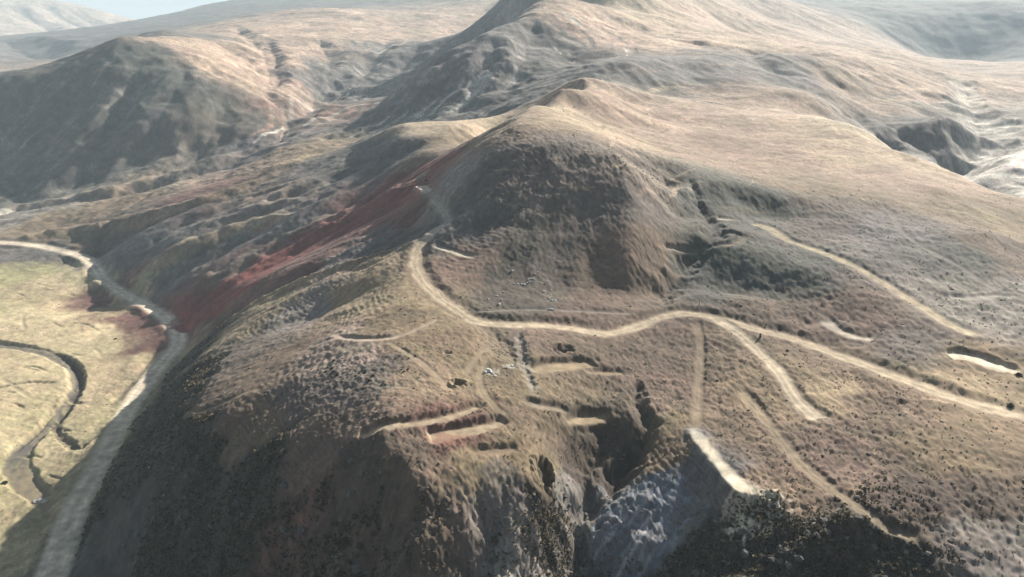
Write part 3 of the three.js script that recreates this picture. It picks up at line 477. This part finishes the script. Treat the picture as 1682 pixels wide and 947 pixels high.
// ---------------------------------------------------------------- sheets: one heightfield cut into its named pieces
slopes();
const NX = new Float32Array(VN * 3);
for (let k = 0; k < VN; k++) { const l = Math.hypot(GX[k], 1, GN[k]); NX[k * 3] = -GX[k] / l; NX[k * 3 + 1] = 1 / l; NX[k * 3 + 2] = GN[k] / l; }
const SHEETS = [
  ['hillside', 'bare brown and tan hillside of the main ridge with sheep tracks'], ['valley_road', 'wide pale gravel road winding along the valley floor'], ['stream_bed', 'dark gravel stream bed meandering through the yellow meadow'],
  ['dirt_road', 'pale dirt road crossing the middle of the main hillside'], ['bare_platform', 'small bare cream coloured platform on top of the red ridge'], ['dirt_track', 'pale track branching downhill from the middle dirt road to a dead end'],
  ['dirt_track', 'narrow pale track climbing across the upper right slope'], ['dirt_track', 'faint two rut track running straight down towards the spoil strip'], ['spoil_strip', 'white strip of dumped spoil running down beside the ravine'], ['dirt_track', 'faint tan track running down to the lower right corner'],
  ['valley_meadow', 'flat yellow green meadow on the valley floor beside the road'], ['left_hill', 'dark rounded hill across the valley on the left'], ['far_hills', 'pale hazy hills rising in the background'],
];
const dark = (u, v) => { const [x, n] = ground(u, v); return [x, n]; };
const meadow = [[-300, 960], [60, 960], [95, 850], [140, 770], [180, 690], [235, 605], [270, 560], [215, 515], [150, 485], [100, 450], [0, 440], [-300, 440]].map(p => dark(...p));
const inPoly = (x, n, P2) => { let c = false; for (let i = 0, j = P2.length - 1; i < P2.length; j = i++) { const [xi, yi] = P2[i], [xj, yj] = P2[j]; if ((yi > n) !== (yj > n) && x < (xj - xi) * (n - yi) / (yj - yi) + xi) c = !c; } return c; };
const quads = SHEETS.map(() => []);
for (let j = 0; j < ROWS; j++) for (let i = 0; i < COLS; i++) {
  const k = j * CW + i; let c = COVER[k] || COVER[k + 1] && COVER[k + CW] && COVER[k + 1] || 0;
  if (!c) { const x = PX[k], n = PN[k], r = PR[k]; c = r > 1000 ? 12 : r > 540 && x / n < -0.28 ? 11 : r > 640 ? 12 : x < -50 && r < 480 && inPoly(x, n, meadow) ? 10 : 0; }
  quads[c].push(k);
}
const earth = new THREE.MeshStandardMaterial({ vertexColors: true, roughness: 1, metalness: 0 });
const taken = {}; const numbered = n => { taken[n] = (taken[n] ?? -1) + 1; return taken[n] ? `${n}_${String(taken[n]).padStart(3, '0')}` : n; };
const REMAP = new Int32Array(VN);
SHEETS.forEach(([name, label], s) => {
  if (!quads[s].length) return;
  REMAP.fill(-1); const ids = [], ix = [];
  const id = k => { if (REMAP[k] < 0) { REMAP[k] = ids.length; ids.push(k); } return REMAP[k]; };
  for (const k of quads[s]) { const a = id(k), b = id(k + 1), c = id(k + CW), d = id(k + CW + 1); ix.push(a, b, c, b, d, c); }
  const p = new Float32Array(ids.length * 3), nn = new Float32Array(ids.length * 3), cc = new Float32Array(ids.length * 3);
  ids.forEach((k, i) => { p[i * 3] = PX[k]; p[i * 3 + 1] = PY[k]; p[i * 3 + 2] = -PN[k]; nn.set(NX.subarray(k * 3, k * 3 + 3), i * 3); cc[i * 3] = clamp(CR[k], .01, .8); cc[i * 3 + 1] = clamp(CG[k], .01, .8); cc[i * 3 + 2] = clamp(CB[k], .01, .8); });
  const g = new THREE.BufferGeometry();
  g.setAttribute('position', new THREE.BufferAttribute(p, 3)); g.setAttribute('normal', new THREE.BufferAttribute(nn, 3)); g.setAttribute('color', new THREE.BufferAttribute(cc, 3)); g.setIndex(new THREE.BufferAttribute(new Uint32Array(ix), 1));
  const m = new THREE.Mesh(g, earth); m.name = numbered(name); m.userData = { kind: 'structure', label }; m.castShadow = m.receiveShadow = true; scene.add(m);
});

// ---------------------------------------------------------------- scrub, stones and single things
const rot = new THREE.Euler(), qt = new THREE.Quaternion(), mt = new THREE.Matrix4(), v3 = new THREE.Vector3(), s3 = new THREE.Vector3();
function rockShape(sd, detail = 1, flat = .7) {
  const g = mergeVertices(new THREE.IcosahedronGeometry(1, detail).deleteAttribute('normal').deleteAttribute('uv')), a = g.attributes.position;
  for (let i = 0; i < a.count; i++) { v3.fromBufferAttribute(a, i); const f = 1 + .34 * N[0](v3.x * 1.1 + sd * 9, v3.y * 1.3 + v3.z * 1.1 - sd) + .14 * N[1](v3.x * 3 + sd, v3.z * 3 - v3.y * 2); a.setXYZ(i, v3.x * f * 1.15, (v3.y * f * flat) + .25, v3.z * f); }
  const o = g.toNonIndexed(); o.computeVertexNormals(); return o;
}
function scrubShape(sd, leaves = 26) {   // a low cushion of short stiff sprigs
  const p = [], q = new THREE.Vector3(), t = new THREE.Vector3(), w = new THREE.Vector3();
  for (let i = 0; i < leaves; i++) {
    const a = rnd() * 6.283, e = .15 + rnd() * 1.3, l = .55 + rnd() * .5; q.set(Math.cos(a) * Math.cos(e), Math.sin(e) * .8, Math.sin(a) * Math.cos(e));
    const b = q.clone().multiplyScalar(l * .25); t.copy(q).multiplyScalar(l); w.set(-q.z, (rnd() - .5) * .8, q.x).normalize().multiplyScalar(.2 + rnd() * .14);
    const m = q.clone().multiplyScalar(l * .65);
    for (const c of [b, m.clone().sub(w), m.clone().add(w), m.clone().sub(w), t, m.clone().add(w)]) p.push(c.x, c.y, c.z);
  }
  const g = new THREE.BufferGeometry(); g.setAttribute('position', new THREE.Float32BufferAttribute(p, 3)); g.computeVertexNormals(); return g;
}
const rgb = (r, g, b) => new THREE.Color().setRGB(r, g, b);
function stuff(name, label, shape, material, count, pick, size, tone) {
  const m = new THREE.InstancedMesh(shape, material, count); let c = 0, tries = 0;
  while (c < count && tries++ < count * 40) {
    const i = rnd() * COLS, j = Math.pow(rnd(), .8) * ROWS * .58, k = Math.round(j) * CW + Math.round(i);
    if (rnd() > pick(k)) continue;
    const a = AT0 + (AT1 - AT0) * i / COLS, r = R0 * Math.exp(LR * j / ROWS), x = Math.sin(a) * r, n = Math.cos(a) * r, s = size(k, r);
    rot.set((rnd() - .5) * .4, rnd() * 6.283, (rnd() - .5) * .4);
    mt.compose(v3.set(x, hAt(x, n) - s * .12, -n), qt.setFromEuler(rot), s3.set(s * (.8 + rnd() * .5), s * (.65 + rnd() * .5), s * (.8 + rnd() * .5)));
    m.setMatrixAt(c, mt); m.setColorAt(c, tone()); c++;
  }
  m.count = c; m.name = numbered(name); m.userData = { kind: 'stuff', label }; m.castShadow = m.receiveShadow = true; scene.add(m);
}
const leafy = new THREE.MeshStandardMaterial({ color: 0xffffff, roughness: 1, side: THREE.DoubleSide }), stony = new THREE.MeshStandardMaterial({ color: 0xffffff, roughness: .95 });
const clump = (x, n, L) => clamp(.5 + 1.3 * N[2](x / L, n / L) + .6 * N[1](x / L * 2.7, n / L * 2.7));
const rough = k => SMOOTH[k] > .15 || COVER[k] ? 0 : clamp(RO[k] * 2.2 - 1.2) * (.25 + .75 * clump(PX[k], PN[k], 14));
const sparse = k => SMOOTH[k] > .15 || COVER[k] ? 0 : .04 + .5 * RO[k] * clump(PX[k], PN[k], 9);
stuff('scrub', 'low dark scrub covering the rough slopes', scrubShape(1), leafy, 42000, rough, (k, r) => (.18 + rnd() * rnd() * (PX[k] < -20 ? .95 : .4)), () => { const t = rnd(); return rgb(.07 + .12 * t, .058 + .095 * t, .036 + .055 * t); });
stuff('dry_tufts', 'dry grass tufts scattered over the hillsides', scrubShape(2, 18), leafy, 24000, sparse, () => .14 + rnd() * .2, () => { const t = rnd(); return rgb(.14 + .16 * t, .11 + .12 * t, .06 + .07 * t); });
stuff('loose_stones', 'loose grey stones strewn over the slopes', rockShape(3, 0), stony, 8000, k => rough(k) * .7 + sparse(k) * .3, () => .08 + rnd() * rnd() * .4, () => { const t = rnd(); return rgb(.07 + .1 * t, .062 + .09 * t, .055 + .08 * t); });

const spot = (u, v) => { const [x, n] = ground(u, v); let D = Math.hypot(x, n); return [x, hAt(x, n), -n, D]; };
function one(name, mesh, label, category, group) { mesh.name = numbered(name); mesh.userData = { label, category, ...(group ? { group } : {}) }; mesh.castShadow = mesh.receiveShadow = true; scene.add(mesh); return mesh; }
const paleRocks = [0, 1, 2].map(i => rockShape(20 + i, 1, .8)), paleMat = [.5, .42, .36].map(v => new THREE.MeshStandardMaterial({ color: rgb(v, v * .98, v * .93), roughness: .9 }));
function stone(u, v, s, label, group, mats = paleMat, name = 'pale_stone', category = 'stone', sink = .2) {
  const [x, y, z] = spot(u, v), i = Math.floor(rnd() * 3), m = new THREE.Mesh(paleRocks[i], mats[Math.floor(rnd() * mats.length)]);
  m.position.set(x, y - s * sink, z); m.rotation.set((rnd() - .5) * .3, rnd() * 6.28, (rnd() - .5) * .3); m.scale.set(s * (.85 + rnd() * .4), s * (.8 + rnd() * .4), s * (.85 + rnd() * .4));
  return one(name, m, label, category, group);
}
for (const [a, b, s = 1] of [[190, 580, 1.3], [195, 690, .8], [235, 735], [195, 770], [430, 610], [390, 690, 1.5], [425, 465, .8], [470, 440, 1.2], [350, 520], [540, 330, .8], [580, 300, .8], [650, 280], [690, 290, .9], [720, 270], [800, 280], [850, 300, 1.2], [930, 205, 1.4], [960, 200], [1010, 210], [910, 275], [945, 265, 1.2], [1120, 270, .8], [1160, 290, .8], [1240, 290], [1270, 255, 1.2], [1210, 445, 1.3], [1340, 400, .8], [1325, 495], [1280, 470, .8], [1300, 575, 1.2], [1355, 625, 1.4], [1415, 610], [1605, 575], [665, 420, .8], [1050, 120, .8], [1090, 80, .8], [1040, 240, .8]])
  stone(785 + a * .0898, 440 + b * .0898, .3 * s, 'whitish stone in the arc of stones laid on the shaded slope above the road', 'stones laid in an arc');
for (const [u, v, s] of [[841, 441, .5], [903, 509.5, .55], [908, 510, .5]]) stone(u, v, s, u < 850 ? 'single pale stone on the shaded slope above the arc of stones' : 'pale stone on the edge of the road cutting below the stone arc', u < 850 ? undefined : 'stones on the cutting edge');
for (const [u, v, s] of [[797, 611, .45], [803, 609, .7], [808, 612, .45], [813, 616, .3]]) stone(u, v, s, 'white block in the small heap beside the ring of diggings', 'white blocks in a heap');
for (const [u, v, s] of [[832, 604, .4], [840, 601, .35]]) stone(u, v, s, 'white stone at the lower edge of the dug ring', 'white stones by the ring');
for (const [u, v, s] of [[58, 820, .7], [68, 822, .8], [74, 824, .6]]) stone(u, v, s, 'pale rubble block in the stream bed at the valley edge', 'rubble in the stream bed');
stone(247, 766, .5, 'lone white stone on the dark lower left slope');
const darkMat = [.03, .04, .05].map(v => new THREE.MeshStandardMaterial({ color: rgb(v, v * .92, v * .82), roughness: .95 }));
stone(700, 278, .9, 'dark boulder beside the bare platform on the red ridge', undefined, darkMat, 'boulder', 'boulder');
stone(405, 772, 1.0, 'large dark boulder on the shaded foreground slope', undefined, darkMat, 'boulder', 'boulder');
const shrubShapes = [0, 1, 2].map(i => scrubShape(30 + i, 110)), shrubMat = [[.028, .03, .018], [.04, .038, .022], [.05, .055, .025]].map(c => new THREE.MeshStandardMaterial({ color: rgb(...c), roughness: 1, side: THREE.DoubleSide }));
function shrub(u, v, s, label, group) {
  const [x, y, z] = spot(u, v), m = new THREE.Mesh(shrubShapes[Math.floor(rnd() * 3)], shrubMat[Math.floor(rnd() * 3)]);
  m.position.set(x, y - .05, z); m.rotation.y = rnd() * 6.28; m.scale.set(s * (.85 + rnd() * .3), s * (.8 + rnd() * .3), s * (.85 + rnd() * .3)); return one('dark_shrub', m, label, 'shrub', group);
}
for (const [a, b, s = 1] of [[395, 215], [370, 315, 1.3], [385, 360], [280, 360, 1.1], [355, 395], [430, 410, 1.1], [485, 435, .8], [310, 295, .8], [185, 330, .7], [510, 180, .7], [815, 395, 1.1], [735, 390, .8], [690, 440, .8], [870, 515, 1.2], [920, 450, 1.1], [1040, 590, .9], [1095, 590, .8], [775, 350, .7], [15, 600, .9], [270, 95, .7]])
  shrub(500 + a * .1214, 560 + b * .1214, .55 * s, 'dark shrub in the cluster on the pinkish slope of the left spur', 'shrubs on the spur');
for (const [a, b] of [[1350, 405], [1400, 375], [1310, 380], [1230, 210], [1410, 220], [1500, 190], [1480, 640]]) shrub(500 + a * .1214, 560 + b * .1214, .4, 'small dark shrub on the sunlit side of the spur', 'shrubs on the sunlit spur');
shrub(1660, 662, 1.0, 'dark green bush beside the road at the right edge'); shrub(1674, 610, .9, 'dark bush by the pale cutting at the right edge'); shrub(1293, 575, .55, 'lone dark shrub between the forking tracks'); shrub(1240, 452, .6, 'lone dark shrub in the shaded hollow below the upper track'); shrub(190, 560 - 4, .9, 'bush on the meadow below the red bank'); shrub(8, 792, 1.2, 'green bush at the left edge of the meadow'); shrub(665, 488, .4, 'lone dark shrub on the yellow shoulder by the road');
// boulders of the lower slopes
const greyMat = [.05, .075, .1].map(v => new THREE.MeshStandardMaterial({ color: rgb(v, v * .94, v * .86), roughness: .95 }));
for (let i = 0; i < 44; i++) stone(190 + rnd() * 420, 730 + rnd() * 210, .35 + rnd() * .5, 'grey boulder among the scrub of the dark lower left slope', 'boulders on the lower left slope', greyMat, 'boulder', 'boulder');
for (let i = 0; i < 36; i++) stone(1130 + rnd() * 340, 850 + rnd() * 90, .25 + rnd() * .35, 'grey boulder among the scrub of the dark lower right slope', 'boulders on the lower right slope', greyMat, 'boulder', 'boulder');
for (let i = 0; i < 26; i++) stone(890 + rnd() * 90, 800 + rnd() * 140, .2 + rnd() * .35, 'pale boulder on the scree beside the foreground ravine', 'boulders on the scree', greyMat, 'boulder', 'boulder');
{ // stone gate post with a whitewashed top, and a thin marker pole
  const [x, y, z] = spot(1248, 555), g = new THREE.Group(); g.position.set(x, y - .1, z);
  const part = (n, geo, m) => { const o = new THREE.Mesh(geo, m); o.name = n; o.castShadow = o.receiveShadow = true; g.add(o); return o; };
  const sh = new THREE.CylinderGeometry(.3, .38, 1.5, 7, 3); { const a = sh.attributes.position; for (let i = 0; i < a.count; i++) { const f = 1 + .1 * N[0](a.getX(i) * 4, a.getY(i) * 3 + a.getZ(i) * 5); a.setX(i, a.getX(i) * f); a.setZ(i, a.getZ(i) * f); } sh.translate(0, .75, 0); sh.computeVertexNormals(); }
  part('shaft', sh, darkMat[2]); const cap = rockShape(41, 1, .8); cap.scale(.32, .3, .32); cap.translate(0, 1.5, 0); part('cap', cap, paleMat[0]);
  g.name = numbered('marker_post'); g.scale.setScalar(.75); g.userData = { label: 'short stone marker post with a pale top below the dirt road', category: 'post' }; scene.add(g);
  const [px, py, pz] = spot(1148, 503), h = new THREE.Group(); h.position.set(px, py - .1, pz);
  const pole = new THREE.Mesh(new THREE.CylinderGeometry(.07, .1, 1.9, 8).translate(0, .95, 0), darkMat[0]); pole.name = 'pole'; const foot = new THREE.Mesh(rockShape(43, 1, .6).scale(.3, .3, .3), greyMat[1]); foot.name = 'foot'; pole.castShadow = foot.castShadow = true; h.add(pole, foot);
  h.name = numbered('marker_pole'); h.scale.setScalar(.75); h.userData = { label: 'thin dark pole standing on the slope above the road bend', category: 'pole' }; scene.add(h);
}
renderer.render(scene, camera);
